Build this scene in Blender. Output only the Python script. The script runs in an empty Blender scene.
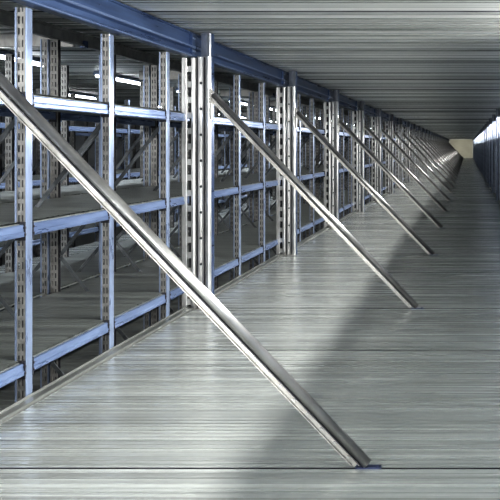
import bpy, bmesh, math, random
from mathutils import Vector
random.seed(7)
scene = bpy.context.scene
COL = scene.collection
F = 700.0            # focal length in pixels of the 500 px frame
H = 1.404            # eye height above the aisle deck
ZC = 2.404           # underside of the deck above
P = 3.01             # spacing of the braced posts
BAY = 0.91           # spacing of the shelving frames
Y0 = 3.06            # first diagonal brace
YF = 3.92            # first shelving frame in view
YEND = 93.0

# ------------------------------------------------------------ materials
def new_mat(name):
    m = bpy.data.materials.new(name); m.use_nodes = True
    nt = m.node_tree; nt.nodes.clear()
    out = nt.nodes.new('ShaderNodeOutputMaterial')
    b = nt.nodes.new('ShaderNodeBsdfPrincipled')
    nt.links.new(b.outputs[0], out.inputs[0])
    return m, nt, b

def metal(name, c1, c2, metallic=0.7, rough=0.35, scale=(6, 6, 6), rvar=0.12, bump=0.0, bscale=None, detail=4, lo=0.35, hi=0.65):
    m, nt, b = new_mat(name)
    tc = nt.nodes.new('ShaderNodeTexCoord')
    mp = nt.nodes.new('ShaderNodeMapping'); mp.inputs['Scale'].default_value = scale
    nt.links.new(tc.outputs['Object'], mp.inputs['Vector'])
    n = nt.nodes.new('ShaderNodeTexNoise'); n.inputs['Scale'].default_value = 1.0; n.inputs['Detail'].default_value = detail
    n.inputs['Roughness'].default_value = 0.6
    nt.links.new(mp.outputs[0], n.inputs['Vector'])
    r = nt.nodes.new('ShaderNodeValToRGB')
    r.color_ramp.elements[0].position = lo; r.color_ramp.elements[1].position = hi
    r.color_ramp.elements[0].color = (*c1, 1); r.color_ramp.elements[1].color = (*c2, 1)
    nt.links.new(n.outputs['Fac'], r.inputs[0]); nt.links.new(r.outputs[0], b.inputs['Base Color'])
    mr = nt.nodes.new('ShaderNodeMapRange')
    mr.inputs['From Min'].default_value = 0.3; mr.inputs['From Max'].default_value = 0.7
    mr.inputs['To Min'].default_value = max(0.05, rough - rvar); mr.inputs['To Max'].default_value = rough + rvar
    nt.links.new(n.outputs['Fac'], mr.inputs['Value']); nt.links.new(mr.outputs[0], b.inputs['Roughness'])
    b.inputs['Metallic'].default_value = metallic
    if bump:
        mp2 = nt.nodes.new('ShaderNodeMapping'); mp2.inputs['Scale'].default_value = bscale or scale
        nt.links.new(tc.outputs['Object'], mp2.inputs['Vector'])
        n2 = nt.nodes.new('ShaderNodeTexNoise'); n2.inputs['Scale'].default_value = 1.0; n2.inputs['Detail'].default_value = 3
        nt.links.new(mp2.outputs[0], n2.inputs['Vector'])
        bp = nt.nodes.new('ShaderNodeBump'); bp.inputs['Strength'].default_value = 1.0; bp.inputs['Distance'].default_value = bump
        nt.links.new(n2.outputs['Fac'], bp.inputs['Height']); nt.links.new(bp.outputs[0], b.inputs['Normal'])
    return m

M = {}
M['floor'] = metal('floor_steel', (0.42, 0.44, 0.43), (0.68, 0.71, 0.685), 0.5, 0.25, (0.3, 26, 1), 0.08, 0.003, (1.3, 22, 1), 5)
M['ceiling'] = metal('ceiling_steel', (0.50, 0.515, 0.505), (0.92, 0.93, 0.91), 0.3, 0.36, (0.2, 8, 1), 0.10, 0.004, (0.9, 16, 1), 5)
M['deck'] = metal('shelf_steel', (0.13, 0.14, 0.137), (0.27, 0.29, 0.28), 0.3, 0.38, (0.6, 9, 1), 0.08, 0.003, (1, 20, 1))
M['galv'] = metal('galvanised_steel', (0.46, 0.46, 0.455), (0.66, 0.66, 0.65), 0.65, 0.32, (12, 12, 4), 0.05)
M['galv_d'] = metal('dull_galvanised_steel', (0.26, 0.255, 0.24), (0.42, 0.41, 0.39), 0.5, 0.38, (12, 12, 5), 0.06)
M['web'] = metal('slotted_web_steel', (0.17, 0.168, 0.16), (0.33, 0.325, 0.31), 0.5, 0.38, (14, 14, 10), 0.08)
M['panel_d'] = metal('side_web_steel', (0.28, 0.32, 0.40), (0.50, 0.55, 0.66), 0.4, 0.4)
M['groove'] = metal('dark_groove_steel', (0.12, 0.13, 0.125), (0.26, 0.275, 0.265), 0.4, 0.4, (0.4, 10, 1), 0.08)  # darker tone for the groove faces of the ribbed sheets
M['lit_blue'] = metal('lit_beam_paint', (0.16, 0.26, 0.52), (0.42, 0.54, 0.84), 0.35, 0.3, (14, 3, 14), 0.08)  # beam paint lightened so the rear beams look lit
M['navy'] = metal('navy_paint', (0.03, 0.04, 0.09), (0.06, 0.08, 0.16), 0.3, 0.45)
M['head'] = metal('dark_blue_grey_steel', (0.13, 0.14, 0.155), (0.30, 0.315, 0.34), 0.6, 0.32, (20, 20, 4), 0.05)
M['face'] = metal('pale_blue_steel', (0.19, 0.235, 0.34), (0.29, 0.35, 0.47), 0.5, 0.30, (8, 8, 2), 0.05)
M['brace'] = metal('brace_steel', (0.24, 0.24, 0.235), (0.36, 0.36, 0.355), 0.8, 0.30, (5, 5, 5), 0.03)
M['thin'] = metal('thin_brace_steel', (0.07, 0.08, 0.085), (0.17, 0.18, 0.19), 0.7, 0.4, (9, 9, 9), 0.08)
M['blue'] = metal('blue_paint', (0.030, 0.052, 0.115), (0.07, 0.112, 0.215), 0.45, 0.33, (14, 1.2, 14), 0.10, 0.0015, (20, 2, 20))
M['pblue'] = metal('shelf_beam_paint', (0.10, 0.14, 0.25), (0.18, 0.24, 0.38), 0.45, 0.30, (14, 1.5, 14), 0.10, 0.001, (20, 2, 20))
M['dark'] = metal('dark_iron_and_shade', (0.02, 0.02, 0.025), (0.06, 0.06, 0.07), 0.5, 0.5)  # iron fittings, and painted-in shade in slots, recesses and seams
M['panel'] = metal('side_panel_steel', (0.38, 0.44, 0.54), (0.54, 0.60, 0.70), 0.3, 0.36, (3, 1, 1.5), 0.08)
M['curb'] = metal('kick_strip_steel', (0.20, 0.21, 0.20), (0.34, 0.35, 0.34), 0.5, 0.35, (12, 1, 8), 0.08)
M['wall'] = metal('beige_wall_paint', (0.34, 0.33, 0.28), (0.42, 0.41, 0.35), 0.0, 0.8, (0.6, 0.6, 0.6), 0.05)
M['hall'] = metal('hall_wall_paint', (0.20, 0.21, 0.22), (0.32, 0.33, 0.34), 0.0, 0.8, (0.3, 0.3, 0.6), 0.05)

def emis(name, col, s):
    m = bpy.data.materials.new(name); m.use_nodes = True; nt = m.node_tree; nt.nodes.clear()
    o = nt.nodes.new('ShaderNodeOutputMaterial'); e = nt.nodes.new('ShaderNodeEmission')
    e.inputs[0].default_value = (*col, 1); e.inputs[1].default_value = s
    nt.links.new(e.outputs[0], o.inputs[0]); return m
M['tube'] = emis('lit_tube', (0.93, 0.97, 1.0), 13)

# ------------------------------------------------------------ mesh helpers
def box(bm, x0, x1, y0, y1, z0, z1):
    v = [bm.verts.new(p) for p in ((x0,y0,z0),(x1,y0,z0),(x1,y1,z0),(x0,y1,z0),(x0,y0,z1),(x1,y0,z1),(x1,y1,z1),(x0,y1,z1))]
    for f in ((0,3,2,1),(4,5,6,7),(0,1,5,4),(1,2,6,5),(2,3,7,6),(3,0,4,7)):
        bm.faces.new([v[i] for i in f])

def prism(bm, prof, axis, a, b, smooth=False):
    """closed profile extruded along axis ('y': prof=(x,z); 'z': prof=(x,y); 'x': prof=(y,z))"""
    def pt(p, t):
        return {'y': (p[0], t, p[1]), 'z': (p[0], p[1], t), 'x': (t, p[0], p[1])}[axis]
    A = [bm.verts.new(pt(p, a)) for p in prof]; B = [bm.verts.new(pt(p, b)) for p in prof]
    n = len(prof)
    for i in range(n):
        f = bm.faces.new((A[i], A[(i+1) % n], B[(i+1) % n], B[i])); f.smooth = smooth
    bm.faces.new(A[::-1]); bm.faces.new(B)

def bar(bm, p, q, w, t, up=(0, 1, 0), off=0.0):
    """flat bar p->q, width w across, thickness t along up"""
    p = Vector(p); q = Vector(q); d = (q-p).normalized(); u = Vector(up).normalized(); s = d.cross(u).normalized()
    p = p + s*off; q = q + s*off
    vs = []
    for e in (p, q):
        for a, b in ((-1,-1),(1,-1),(1,1),(-1,1)):
            vs.append(bm.verts.new(e + s*(a*w/2) + u*(b*t/2)))
    for f in ((0,3,2,1),(4,5,6,7),(0,1,5,4),(1,2,6,5),(2,3,7,6),(3,0,4,7)):
        bm.faces.new([vs[i] for i in f])

def tube(bm, p, q, r, n=16):
    p = Vector(p); q = Vector(q); d = (q-p).normalized()
    u = Vector((0,1,0)) if abs(d.y) < .9 else Vector((1,0,0)); s = d.cross(u).normalized(); u = s.cross(d)
    A = []; B = []
    for i in range(n):
        a = 2*math.pi*i/n; o = s*math.cos(a)*r + u*math.sin(a)*r
        A.append(bm.verts.new(p+o)); B.append(bm.verts.new(q+o))
    for i in range(n):
        f = bm.faces.new((A[i], A[(i+1) % n], B[(i+1) % n], B[i])); f.smooth = True
    bm.faces.new(A[::-1]); bm.faces.new(B)

def mesh(name, bm, mat):
    bmesh.ops.recalc_face_normals(bm, faces=bm.faces)
    me = bpy.data.meshes.new(name); bm.to_mesh(me); bm.free(); me.materials.append(M[mat]); return me

def obj(name, me, parent=None, loc=(0,0,0)):
    o = bpy.data.objects.new(name, me); COL.objects.link(o); o.location = loc
    if parent: o.parent = parent
    return o

def tag(o, label=None, cat=None, group=None, kind=None):
    if label: o['label'] = label
    if cat: o['category'] = cat
    if group: o['group'] = group
    if kind: o['kind'] = kind
    return o

def thing(name, loc=(0,0,0)):
    o = bpy.data.objects.new(name, None); COL.objects.link(o); o.location = loc; o.empty_display_size = .1
    return o

def struct(name, bm, mat, loc=(0,0,0)):
    o = obj(name, mesh(name, bm, mat), None, loc); o['kind'] = 'structure'; return o

def strip_bolts(o):
    for ch in list(o.children_recursive):
        if ch.name.startswith('bolt'): bpy.data.objects.remove(ch)

def copy_tree(o, parent=None):
    c = o.copy(); COL.objects.link(c)
    if parent: c.parent = parent
    for ch in list(o.children): copy_tree(ch, c)
    return c

ORD = ['first','second','third','fourth','fifth','sixth','seventh','eighth','ninth','tenth','eleventh','twelfth']

# ------------------------------------------------------------ decks with ribs (profile in y,z swept along x)
def ribbed(bm, x0, x1, y0, y1, z, up, pitch, top, depth, every, seams=(), jitter=0.0, rnd=random, groove=False):
    """open ribbed sheet; up=+1 walkable top, -1 underside"""
    pts = []; kinds = []; y = y0; k = 0
    while y < y1:
        far = y > 45
        pp = pitch * (2 if far else 1)
        dep = depth * (2.2 if k % every == 0 else 1)
        seam = any(-pp*0.5 <= y - s < pp*0.5 for s in seams)
        if seam: dep = .034
        g = (pp - top*(2 if far else 1)) * (1.5 if k % every == 0 else 1)
        if seam: g = pp*.34
        j1 = rnd.uniform(-jitter, jitter); j2 = rnd.uniform(-jitter, jitter)
        e = .5 if groove else .25
        kinds += [1 if groove else 0, 0, 1 if groove else 0, 0]
        if seam and groove:
            pts += [(y, z - up*.02), (y + g, z - up*.018), (y + g + .001, z), (y + pp, z - up*dep*.1)]
            kinds[-4:] = [2, 2, 0, 0]  # seam gap faces coloured dark to stand for the shade inside
        else: pts += [(y, z - up*dep), (y + g*e, z + up*j1), (y + pp - g*e*.5, z + up*j2), (y + pp, z - up*dep)]
        y += pp; k += 1
    rows = [[bm.verts.new((x, a, b)) for (a, b) in pts] for x in (x0, x1)]
    for i in range(len(pts)-1):
        if abs(pts[i][0]-pts[i+1][0]) < 1e-6 and abs(pts[i][1]-pts[i+1][1]) < 1e-6: continue
        bm.faces.new((rows[0][i], rows[1][i], rows[1][i+1], rows[0][i+1])).material_index = kinds[i]
    return

seams = []
n = -1
while Y0 + n*P < YEND:
    seams += [Y0 + n*P, Y0 + n*P + 1.77]; n += 1
bm = bmesh.new()
ribbed(bm, -2.36, 0.80, -2.2, YEND, 0.0, 1, 0.042, 0.034, 0.0030, 3, seams, 0.0015, groove=True)
box(bm, -2.36, 0.80, -2.2, YEND, -0.12, -0.035)
fo = struct('floor', bm, 'floor')
for k in ('groove', 'dark'): fo.data.materials.append(M[k])
bm = bmesh.new()
ribbed(bm, -11.5, 2.2, -2.2, YEND, ZC + .004, -1, 0.085, 0.060, 0.013, 3, [s+.4 for s in seams], 0.006, groove=True)
box(bm, -11.5, 2.2, -2.2, YEND, ZC + .06, ZC + 0.16)
fo = struct('ceiling', bm, 'ceiling')
for k in ('groove', 'dark'): fo.data.materials.append(M[k])
bm = bmesh.new(); box(bm, -11.5, 2.2, YEND, YEND + .2, -1.6, ZC + .16); struct('wall_back', bm, 'wall')
bm = bmesh.new(); box(bm, -11.7, -11.5, -2.2, YEND + .2, -1.6, ZC + .16); struct('wall_left', bm, 'hall')
bm = bmesh.new(); box(bm, 2.2, 2.4, -2.2, YEND + .2, -1.6, ZC + .16); struct('wall_right', bm, 'hall')
# kick strip along the rack foot
bm = bmesh.new(); prism(bm, [(-2.445, -.10), (-2.372, -.10), (-2.372, .010), (-2.380, .015), (-2.425, .015), (-2.428, .005), (-2.436, .005), (-2.437, .022), (-2.445, .022)], 'y', -2.2, YEND)
struct('trim_1', bm, 'curb')
bm = bmesh.new(); prism(bm, [(.80, -.10), (.86, -.10), (.86, .02), (.80, .02)], 'y', -2.2, YEND); struct('trim_2', bm, 'curb')

# ------------------------------------------------------------ rack frame
def web_mesh(x0, x1, y, z0, z1, pitch, cols, name, mat='galv_d', slot=.45, t=.003):
    """perforated plate in the xz plane; cols = slot column ranges as fractions"""
    bm = bmesh.new(); w = x1 - x0
    edges = [0] + [c for ab in cols for c in ab] + [1]
    for i in range(0, len(edges), 2): box(bm, x0 + w*edges[i], x0 + w*edges[i+1], y, y+t, z0, z1)
    for ci, (a, b) in enumerate(cols):
        z = z0
        while z < z1:
            zz = min(z + pitch*(1-slot), z1); box(bm, x0 + w*a, x0 + w*b, y, y+t, z, zz); z += pitch
    return mesh(name, bm, mat)

ZL = -0.60
def make_frame(name, zt=2.18, depth=.95, flip=False, mf='face', mw='web', mr='galv_d', zr=2.284):
    """origin = aisle face of front post, z=0 at the aisle deck, body towards -x"""
    r = thing(name)
    # front post: rolled channel, aisle face + lips
    bm = bmesh.new()
    prism(bm, [(0,-.026),(0,.026),(-.003,.030),(-.003,.026),(-.003,-.030),(-.006,-.030)], 'z', ZL, zt)
    prism(bm, [(-.060,-.036),(-.051,-.036),(-.051,-.0305),(-.060,-.0305)], 'z', ZL, zt)
    fp = obj('front_post', mesh('front_post', bm, mf), r)
    bm = bmesh.new(); box(bm, -.058, -.004, .005, .010, ZL, zt); obj('slot_shade_sheet', mesh('slot_shade_sheet', bm, 'dark'), fp)  # dark sheet behind the web, paints the shade seen through the slots
    obj('perforated_web', web_mesh(-.058, -.004, -.030, ZL, zt, .065, [(.22,.42),(.64,.78)], 'perforated_web', mw, .62), fp)
    bm = bmesh.new(); prism(bm, [(-depth,-.026),(-depth,.028),(-depth+.05,.028),(-depth+.05,.025),(-depth+.003,.025),(-depth+.003,-.026)], 'z', ZL, zr)
    rp = obj('rear_post', mesh('rear_post', bm, mr), r)
    bm = bmesh.new(); box(bm, -depth+.004, -depth+.062, .005, .010, ZL, zr); obj('slot_shade_sheet', mesh('slot_shade_sheet', bm, 'dark'), rp)
    obj('perforated_web', web_mesh(-depth, -depth+.062, -.030, ZL, zr, .065, [(.20,.36),(.62,.80)], 'perforated_web', mw, .62), rp)
    a, b = -.065, -depth + .068
    if not flip: segs = [((a, -.52), (b, .50)), ((b, .52), (a, 1.57))]
    else: segs = [((b, -.50), (a, .46)), ((b, .50), (a, 1.57))]
    for (p, q) in segs:
        bm = bmesh.new(); bar(bm, (p[0], 0, p[1]), (q[0], 0, q[1]), .028, .006); bar(bm, (p[0], .006, p[1]), (q[0], .006, q[1]), .004, .012, off=.011)
        obj('diagonal_brace', mesh('diagonal_brace', bm, 'thin'), r)
    return r

XA = -2.45
frameA = make_frame('rack_frame')
NA = 97
names = ['first','second','third','fourth','fifth','sixth','seventh','eighth','ninth','tenth','eleventh','twelfth','thirteenth','fourteenth']
for i in range(-4, NA):
    yy = (YF + i*BAY - Y0) % P
    if i >= 9 and (yy < .13 or yy > P - .04): continue
    o = frameA if i == -4 else copy_tree(frameA)
    y = YF + i*BAY
    if y > YEND - .2: COL.objects.unlink(o); continue
    o.location = (XA, y, 0)
    if i < 0: tag(o, 'slotted shelving frame in the left rack, outside the left photo edge', 'rack frame', 'left rack frames before the photo edge')
    elif i < 14: tag(o, 'slotted shelving frame with pale blue front post, %s from left photo edge' % names[i if i < 9 else i-1], 'rack frame', 'aisle side rack frames')
    else: tag(o, 'slim slotted shelving frame in the tightly packed far stretch of the left rack', 'rack frame', 'far aisle side rack frames')

XBi = XA - .95 - .02     # inner face of the row standing back to back
frameB = make_frame('rack_frame', 2.284, flip=True)
for i in range(-3, 34):
    o = frameB if i == -3 else copy_tree(frameB)
    o.location = (XBi, YF + i*BAY + .004, 0)
    if 0 <= i < 6: tag(o, 'slotted frame of the second row, standing behind the %s aisle side frame' % names[i], 'rack frame', 'second row rack frames')
    else: tag(o, 'dim slotted frame deep in the second row, back to back with the aisle row', 'rack frame', 'deep second row rack frames')
frameC = make_frame('rack_frame')
XC = -5.55
for i in range(-1, 30):
    o = frameC if i == -1 else copy_tree(frameC)
    o.location = (XC, YF + i*BAY + .3, 0)
    tag(o, 'distant slotted frame of the third row beyond the lit inner aisle', 'rack frame', 'third row rack frames')
XD = XC - .97
for i in range(2, 28):
    o = copy_tree(frameB)
    o.location = (XD - 1.4, YF + i*BAY*1.3 + .5, 0)
    tag(o, 'farthest visible slotted frame of the fourth row near the hall wall', 'rack frame', 'fourth row rack frames')

# ------------------------------------------------------------ shelf beams
def make_beam(L=BAY - .066, hgt=.068, mat='pblue'):
    r = thing('shelf_beam')
    bm = bmesh.new()
    prism(bm, [(-.045,0),(0,0),(.004,.005),(.004,.024),(-.002,.031),(-.002,hgt-.006),(-.007,hgt),(-.022,hgt),(-.022,hgt-.012),(-.045,hgt-.012)], 'y', .006, L-.006)
    rail = obj('rail', mesh('rail', bm, mat), r)
    for s, y in ((-1, 0), (1, L)):
        bm = bmesh.new()
        y0, y1 = (y, y+.006) if s < 0 else (y-.006, y)
        box(bm, -.05, .006, y0, y1, -.02, hgt+.015)
        for z in (.008, .045): box(bm, -.02, .009, y0 + (.0 if s < 0 else -.004), y1 + (.004 if s < 0 else 0), z, z+.012)
        obj('end_connector', mesh('end_connector', bm, 'dark'), r)
    return r
LV = [.135, .905, 1.628]
LVN = ['bottom', 'waist high', 'top']
beam0 = make_beam(); first = True
def put_beam(x, y, z, sx=1):
    global first
    o = beam0 if first else copy_tree(beam0)
    first = False
    o.location = (x, y, z)
    if sx < 0: o.scale = (-1, 1, 1)
    return o
for i in range(-3, 44):
    y = YF + i*BAY + .033
    for l, z in enumerate(LV):
        o = put_beam(XA - .006, y, z)
        if -1 <= i < 8:
            w = ('cut by the left photo edge') if i == -1 else 'just right of the %s aisle side frame' % names[i]
            tag(o, 'blue steel beam on the %s shelf edge, %s' % (LVN[l], w), 'shelf beam', 'aisle side shelf beams')
        else: tag(o, 'small blue %s shelf beam in the far part of the left rack' % LVN[l], 'shelf beam', 'far %s shelf beams' % LVN[l])
lme = beam0.children[0].data.copy(); lme.materials[0] = M['lit_blue']
for i in range(-1, 28):
    y = YF + i*BAY + .033
    for l, z in enumerate(LV):
        o = put_beam(XA - .945, y, z, -1); o.children[0].data = lme
        tag(o, 'dim blue beam carrying the rear edge of a %s shelf' % LVN[l], 'shelf beam', 'rear %s shelf beams' % LVN[l])
for i in range(0, 16):
    y = YF + i*BAY + .333
    for l, z in enumerate(LV):
        tag(put_beam(XC - .006, y, z), 'distant blue %s shelf beam in the third row across the inner aisle' % LVN[l], 'shelf beam', 'third row %s shelf beams' % LVN[l])

for i in range(0, 8):
    y = YF + (i+2)*BAY*1.3 + .56
    for l, z in enumerate(LV):
        tag(put_beam(XD - 1.36, y, z), 'faraway blue %s shelf beam in the fourth row near the hall wall' % LVN[l], 'shelf beam', 'fourth row %s shelf beams' % LVN[l])
# ------------------------------------------------------------ shelf decks
def deck_mesh(depth):
    bm = bmesh.new(); L = BAY - .012
    for seg in ((0, .006, .444), (0, .450, L)):
        ribbed(bm, -depth, 0, seg[1], seg[2], 0, 1, .0547, .040, .004, 100, (), .0006, random.Random(3))
    box(bm, -depth, 0, .004, L, -.022, -.010)
    return mesh('shelf_deck', bm, 'deck')
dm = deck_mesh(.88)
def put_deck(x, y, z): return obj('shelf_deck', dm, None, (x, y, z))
for i in range(-3, 50):
    y = YF + i*BAY + .006
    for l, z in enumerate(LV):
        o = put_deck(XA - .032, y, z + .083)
        if -1 <= i < 6:
            w = ('cut by the left photo edge') if i == -1 else 'right of the %s aisle side frame' % names[i]
            tag(o, 'empty ribbed steel %s shelf, %s' % (LVN[l], w), 'shelf', 'aisle side shelves')
        else: tag(o, 'empty ribbed steel %s shelf far down the left rack' % LVN[l], 'shelf', 'far %s shelves' % LVN[l])
for i in range(-2, 30):
    y = YF + i*BAY + .010
    for l, z in enumerate(LV):
        tag(put_deck(XBi - .04, y, z + .083), 'empty steel %s shelf of the second row behind the aisle row' % LVN[l], 'shelf', 'second row %s shelves' % LVN[l])
for i in range(0, 14):
    for l, z in enumerate(LV):
        tag(put_deck(XC - .032, YF + i*BAY + .306, z + .083), 'empty steel %s shelf of the third row beyond the inner aisle' % LVN[l], 'shelf', 'third row %s shelves' % LVN[l])
# lower storey, seen through the slot under the bottom shelves
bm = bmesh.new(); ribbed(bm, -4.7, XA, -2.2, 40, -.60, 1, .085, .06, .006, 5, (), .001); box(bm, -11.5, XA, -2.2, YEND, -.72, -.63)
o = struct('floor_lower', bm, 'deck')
bm = bmesh.new(); ribbed(bm, -5.50, -4.42, -2.2, 60, 0, 1, .085, .06, .006, 5, (), .002); box(bm, -5.50, -4.42, -2.2, 60, -.1, -.03)
struct('floor_inner_aisle', bm, 'floor')

# ------------------------------------------------------------ header beams (deep blue, under the deck above)
def header(L, name='header_beam'):
    r = thing(name)
    bm = bmesh.new()
    prism(bm, [(-.06,0),(.006,0),(.012,.005),(.012,.020),(-.010,.030),(-.010,.066),(.014,.080),(.014,.094),(-.012,.104),(-.012,.196),(.002,.201),(.002,.212),(-.06,.212)], 'y', .0, L)
    obj('rail', mesh('rail', bm, 'blue'), r)
    bm = bmesh.new(); prism(bm, [(.013,.077),(.018,.081),(.018,.088),(.014,.0955),(.013,.0955)], 'y', .004, L-.004)
    prism(bm, [(.0125,.004),(.016,.006),(.016,.013),(.0125,.016)], 'y', .004, L-.004)
    obj('pressed_ridge', mesh('pressed_ridge', bm, 'pblue'), r.children[0] if r.children else r)
    bm = bmesh.new(); box(bm, -.01, .012, L-.085, L-.004, .012, .20)
    e = obj('end_plate', mesh('end_plate', bm, 'blue'), r)
    bm = bmesh.new(); tube(bm, (.012, 0, 0), (.020, 0, 0), .008, 8); bo = mesh('bolt', bm, 'face')
    for z in (.05, .16):
        for yy in (L-.065, L-.03): obj('bolt', bo, e, (0, yy, z))
    return r
hb = header(P - .02)
for n in range(-2, 30):
    o = hb if n == -2 else copy_tree(hb)
    o.location = (-2.385, Y0 + n*P + .075, 2.186)
    if n < 0: tag(o, 'deep blue header beam crossing the top left corner, nearest the camera' if n == -1 else 'deep blue header beam of the bay behind the camera, left side', 'header beam')
    elif n < 9: tag(o, 'deep blue header beam above the bay right of the %s diagonal brace' % names[n], 'header beam', 'blue header beams')
    else: tag(o, 'short looking blue header beam in the far run under the ceiling', 'header beam', 'far blue header beams')
def rear_header(L):
    r = thing('rear_header_beam'); bm = bmesh.new()
    prism(bm, [(-.04,0),(.004,0),(.004,.012),(-.012,.02),(-.012,.09),(.004,.098),(.004,.11),(-.04,.11)], 'y', 0, L)
    obj('rail', mesh('rail', bm, 'galv_d'), r)
    bm = bmesh.new(); box(bm, -.04, .008, 0, .05, -.01, .05); obj('end_plate', mesh('end_plate', bm, 'blue'), r)
    return r
hb2 = rear_header(P - .02)
for n in range(-2, 12):
    o = hb2 if n == -2 else copy_tree(hb2)
    o.location = (-3.36, Y0 + n*P + .075, 2.288)
    tag(o, 'dim header beam under the ceiling over the rear posts of the aisle row', 'header beam', 'rear header beams')
# cross joists above the racks
bm = bmesh.new(); prism(bm, [(0,0),(.04,0),(.04,.01),(.012,.014),(.012,.10),(.04,.106),(.04,.114),(0,.114)], 'x', -4.3, -3.47)
jm = mesh('cross_joist', bm, 'galv_d')
for n in range(0, 14):
    o = obj('cross_joist', jm, None, (0, Y0 + n*P + .1, 2.289)); tag(o, 'galvanised joist spanning the second row just under the ceiling', 'joist', 'ceiling joists over the second row')

# ------------------------------------------------------------ braced posts
def make_post(name='braced_post', G='galv'):
    """origin at x = aisle-most face, y = camera side"""
    r = thing(name)
    z0, zt = .002, ZC - .012
    # slotted column (under the header)
    bm = bmesh.new()
    prism(bm, [(-.255,0),(-.250,-.004),(-.215,-.004),(-.210,0),(-.210,.010),(-.255,.010)], 'z', z0, 2.18)
    prism(bm, [(-.175,.006),(-.172,-.004),(-.165,-.010),(-.150,-.012),(-.138,-.008),(-.134,.0),(-.134,.055),(-.175,.055)], 'z', z0, 2.18)
    z = z0 + .03
    while z < 2.12:
        prism(bm, [(-.211,0),(-.174,0),(-.174,.006),(-.211,.006)], 'z', z, z + .052); z += .135
    sc = obj('slotted_column', mesh('slotted_column', bm, G), r)
    bm = bmesh.new(); box(bm, -.211, -.134, .054, .058, z0, 2.18); obj('back_plate', mesh('back_plate', bm, 'dark'), sc)
    # full-height channel
    bm = bmesh.new()
    prism(bm, [(-.122,.01),(-.118,0),(-.098,0),(-.096,.012),(-.082,.014),(-.078,.002),(-.070,.0),(-.066,.012),(-.045,.012),(-.042,.004),(-.034,-.012),(-.020,-.016),(-.008,-.010),(0,.004),(0,.07),(-.122,.07)], 'z', z0, 2.19)
    ch = obj('channel', mesh('channel', bm, G), r)
    bm = bmesh.new(); box(bm, -.121, -.110, -.003, .0, z0, 2.185); box(bm, -.066, -.052, .006, .012, z0, 2.185); obj('recess_shade_strip', mesh('recess_shade_strip', bm, 'dark'), ch)  # dark strips painting the shade of the channel recesses
    bm = bmesh.new(); tube(bm, (0, -.002, 0), (0, .014, 0), .011, 8); bo = mesh('bolt', bm, 'dark')
    z = .16
    while z < 2.17:
        obj('bolt', bo, ch, (-.088, 0, z)); z += .225
    bm = bmesh.new(); prism(bm, [(-.085,-.0),(-.040,-.012),(-.010,-.012),(0,.0),(0,.07),(-.085,.07)], 'z', 2.19, zt)
    obj('head_cap', mesh('head_cap', bm, 'head'), ch)
    bm = bmesh.new(); box(bm, -.002, .004, .012, .066, z0, zt); obj('blue_edge', mesh('blue_edge', bm, 'blue'), ch)
    bm = bmesh.new(); box(bm, -.15, .0, -.04, .075, 0.0, .006); box(bm, -.14,-.12,-.035,-.02,.006,.05); box(bm, -.05,-.03,-.035,-.02,.006,.02)
    obj('foot_plate', mesh('foot_plate', bm, 'galv_d'), r)
    return r
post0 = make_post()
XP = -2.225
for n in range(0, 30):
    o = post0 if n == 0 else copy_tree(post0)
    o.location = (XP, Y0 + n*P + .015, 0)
    tag(o, ('wide galvanised slotted post holding the %s diagonal brace' % names[n]) if n < 10 else 'wide slotted post holding one of the far packed diagonal braces', 'post', 'braced posts of the left rack' if n < 10 else 'far braced posts')
    if n >= 22: pass

# ------------------------------------------------------------ diagonal braces
def make_brace():
    """in the xz plane; origin on the floor at the foot"""
    r = thing('diagonal_brace')
    L = (-1.762, 1.862)           # top end relative to foot
    d = Vector((L[0], 0, L[1])).normalized(); nrm = Vector((-d.z, 0, d.x))   # points down-left... 
    if nrm.z > 0: nrm = -nrm
    p = Vector((0, 0, .020)); q = Vector((L[0], 0, L[1]))
    bm = bmesh.new(); tube(bm, p, q, .0225, 20)
    t = obj('tube', mesh('tube', bm, 'brace'), r)
    # flat side rail lying against the lower side of the tube, lipped, with bolts
    bm = bmesh.new()
    a = p + nrm*.040; b = q + nrm*.040
    bar(bm, a + d*.03, b, .026, .005)
    bar(bm, a + nrm*.013 + Vector((0,-.006,0)) + d*.045, b + nrm*.013 + Vector((0,-.006,0)), .004, .014)
    bar(bm, p + nrm*.028 + Vector((0,-.006,0)) + d*.02, q + nrm*.028 + Vector((0,-.006,0)), .003, .012)
    rl = obj('slotted_rail', mesh('slotted_rail', bm, 'galv_d'), r)
    bm = bmesh.new(); s = .08; LL = (q-p).length
    tube(bm, (0,-.013,0), (0,-.002,0), .008, 10); bo = mesh('bolt', bm, 'brace')
    while s < LL - .05:
        obj('bolt', bo, rl, a + d*s); s += .086
    # dark bar painting in the shade between tube and rail
    bm = bmesh.new(); bar(bm, p + nrm*.0245 + Vector((0,-.008,0)) + d*.02, q + nrm*.0245 + Vector((0,-.008,0)), .005, .012); obj('joint_shade_bar', mesh('joint_shade_bar', bm, 'dark'), rl)
    # fork at the top
    bm = bmesh.new(); bar(bm, q + d*-.10 - nrm*.016, q + d*.03 - nrm*.01, .010, .03); bar(bm, q - d*.12 + nrm*.03, q - d*.02 + nrm*.075, .012, .03)
    box(bm, -1.788, -1.776, -.02, .02, L[1] - .22, L[1] + .05)
    obj('top_bracket', mesh('top_bracket', bm, 'galv_d'), r)
    bm = bmesh.new(); box(bm, -.05, .06, -.012, .018, 0.002, .007); tube(bm, (.045,0,.006), (.045,0,.013), .008, 6)
    obj('foot_plate', mesh('foot_plate', bm, 'navy'), r)
    return r
br0 = make_brace()
for n in range(0, 29):
    o = br0 if n == 0 else copy_tree(br0)
    if n >= 9: strip_bolts(o)
    o.location = (-0.435, Y0 + n*P, 0)
    if n == 0: l = 'nearest and largest diagonal steel brace, crossing the photo to the lower right'
    elif n < 10: l = 'diagonal steel tube brace reaching the floor, %s from the camera' % names[n]
    else: l = 'small diagonal brace in the bunch before the beige end wall'
    tag(o, l, 'brace', 'diagonal braces along the aisle' if n < 10 else 'far diagonal braces')

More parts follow.
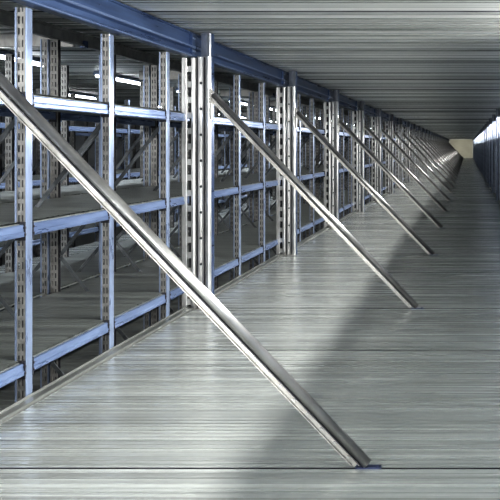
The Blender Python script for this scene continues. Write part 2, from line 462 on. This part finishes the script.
# ------------------------------------------------------------ right rack
XR = .80
postR = make_post('braced_post', 'panel_d')
strip_bolts(postR)
for n in range(1, 30):
    o = postR if n == 1 else copy_tree(postR); o.scale = (-1, 1, 1); o.location = (.76, Y0 + n*P + .02, 0)
    tag(o, 'dark wide post in the right rack, seen edge on past the aisle', 'post', 'posts of the right rack')
bm = bmesh.new()
for k in range(6): box(bm, 0, .006, .02 + k*.49, .02 + k*.49 + .47, 0, 1.69)
for z in (0, .86, 1.65): box(bm, -.006, 0, .02, P-.06, z, z+.04)
sp = mesh('side_panel', bm, 'panel')
for n in range(-2, 29):
    o = obj('side_panel', sp, None, (XR + .09, Y0 + n*P + .10, .03))
    tag(o, 'blue grey sheet panel closing a lower bay of the right rack', 'panel', 'right rack side panels')
hr = header(P - .02)
for n in range(1, 30):
    o = hr if n == 1 else copy_tree(hr)
    o.scale = (-1, 1, 1); o.location = (.90, Y0 + n*P + .09, 2.186)
    tag(o, 'blue header beam above the right rack under the ceiling', 'header beam', 'right rack header beams')
frameR = make_frame('rack_frame', 2.18, .42, False, 'panel', 'panel_d', 'head', 2.284)
first = True
for i in range(4, 96):
    yy = (YF + i*BAY - .25 - Y0) % P
    if yy < .14 or yy > P - .08: continue
    if YF + i*BAY - .25 > YEND - .1: continue
    o = frameR if first else copy_tree(frameR); first = False
    o.scale = (-1, 1, 1); o.location = (.83, YF + i*BAY - .25, 0)
    tag(o, 'pale slotted frame packed edge on along the right rack', 'rack frame', 'right rack frames')

# ------------------------------------------------------------ tube lamps over the inner aisle
bm = bmesh.new(); prism(bm, [(-.06,0),(.06,0),(.045,.045),(-.045,.045)], 'y', 0, 1.5); lh = mesh('lamp_housing', bm, 'face')
bm = bmesh.new()
for sx in (-.03, .03): tube(bm, (sx, .03, -.016), (sx, 1.47, -.016), .013, 10)
lt = mesh('lamp_tube', bm, 'tube')
for n in range(0, 14):
    r = thing('tube_lamp', (-4.86, 4.0 + n*2.6, 2.357))
    obj('housing', lh, r); obj('glowing_tubes', lt, r)
    tag(r, 'glowing twin tube lamp under the ceiling over the inner aisle' if n > 1 else 'bright tube lamp seen over the top shelf, %s from left photo edge' % names[n], 'lamp', 'tube lamps over the inner aisle')
for n in range(0, 10):
    r = thing('tube_lamp', (-7.2, 6.0 + n*3.2, 2.357))
    obj('housing', lh, r); obj('glowing_tubes', lt, r)
    tag(r, 'distant glowing tube lamp between the third and fourth rows', 'lamp', 'tube lamps beyond the third row')

# ------------------------------------------------------------ lights
def area(name, loc, rot, sx, sy, power, col=(1,1,1), spread=180):
    l = bpy.data.lights.new(name, 'AREA'); l.shape = 'RECTANGLE'; l.size = sx; l.size_y = sy; l.energy = power; l.color = col
    l.spread = math.radians(spread)
    o = bpy.data.objects.new(name, l); COL.objects.link(o); o.location = loc; o.rotation_euler = rot; return o
# lamp line hung behind the right rack: lights the left half of the deck over the side panels
d = Vector((-2.6, 0, -2.0))
for k in range(9):
    area('strip_light', (1.45, 2.0 + k*9, 2.235), (0, math.radians(72), 0), .05, 9.0, [500, 470, 470, 450, 430, 420, 400, 400, 400][k], (1.0, .985, .95))
# left rows
for k in range(4):
    area('row_light', (-4.86, 4 + k*7, 2.28), (0, 0, 0), .15, 6.0, 60, (.88, .94, 1.0))
# light in the open hall behind the photographer, plus added fill lamps
area('hall_light', (-1.2, -3.4, 1.6), (math.radians(88), 0, 0), 6.0, 2.2, 65, (1.0, 1.0, 1.0))
area('ceiling_fill', (-2.2, -2.6, .5), (math.radians(118), 0, math.radians(-8)), 2.5, .5, 170, (1, .99, .96), 150)  # added fill aimed up to brighten the near ceiling
area('floor_glint_fill', (-3.6, -2.0, 2.2), (math.radians(80), 0, 0), .5, .25, 100, (1, 1, 1))  # added lamp, gives glints on the floor rib edges
area('floor_glint_fill', (-7.5, -2.0, 2.2), (math.radians(80), 0, math.radians(-30)), .5, .25, 100, (1, 1, 1))  # second added glint lamp, farther left
area('end_light', (-.8, 88, 1.2), (math.radians(90), 0, 0), 2.0, 1.0, 120, (1.0, .97, .88))
w = bpy.data.worlds.new('World'); scene.world = w; w.use_nodes = True
w.node_tree.nodes['Background'].inputs[0].default_value = (.80, .87, 1.0, 1); w.node_tree.nodes['Background'].inputs[1].default_value = 0.5

# ------------------------------------------------------------ camera (level, looking straight down the aisle, shifted lens)
cam = bpy.data.cameras.new('Camera'); co = bpy.data.objects.new('Camera', cam); COL.objects.link(co)
cam.sensor_width = 36; cam.lens = F/500*36; cam.shift_x = -(467-250)/500; cam.shift_y = -(250-147)/500
cam.clip_end = 300; cam.clip_start = .05
co.location = (0, 0, H); co.rotation_euler = (math.radians(90), 0, 0)
scene.camera = co
scene.view_settings.view_transform = 'Standard'
scene.view_settings.look = 'None'
scene.view_settings.exposure = 0.35
scene.view_settings.gamma = 0.80
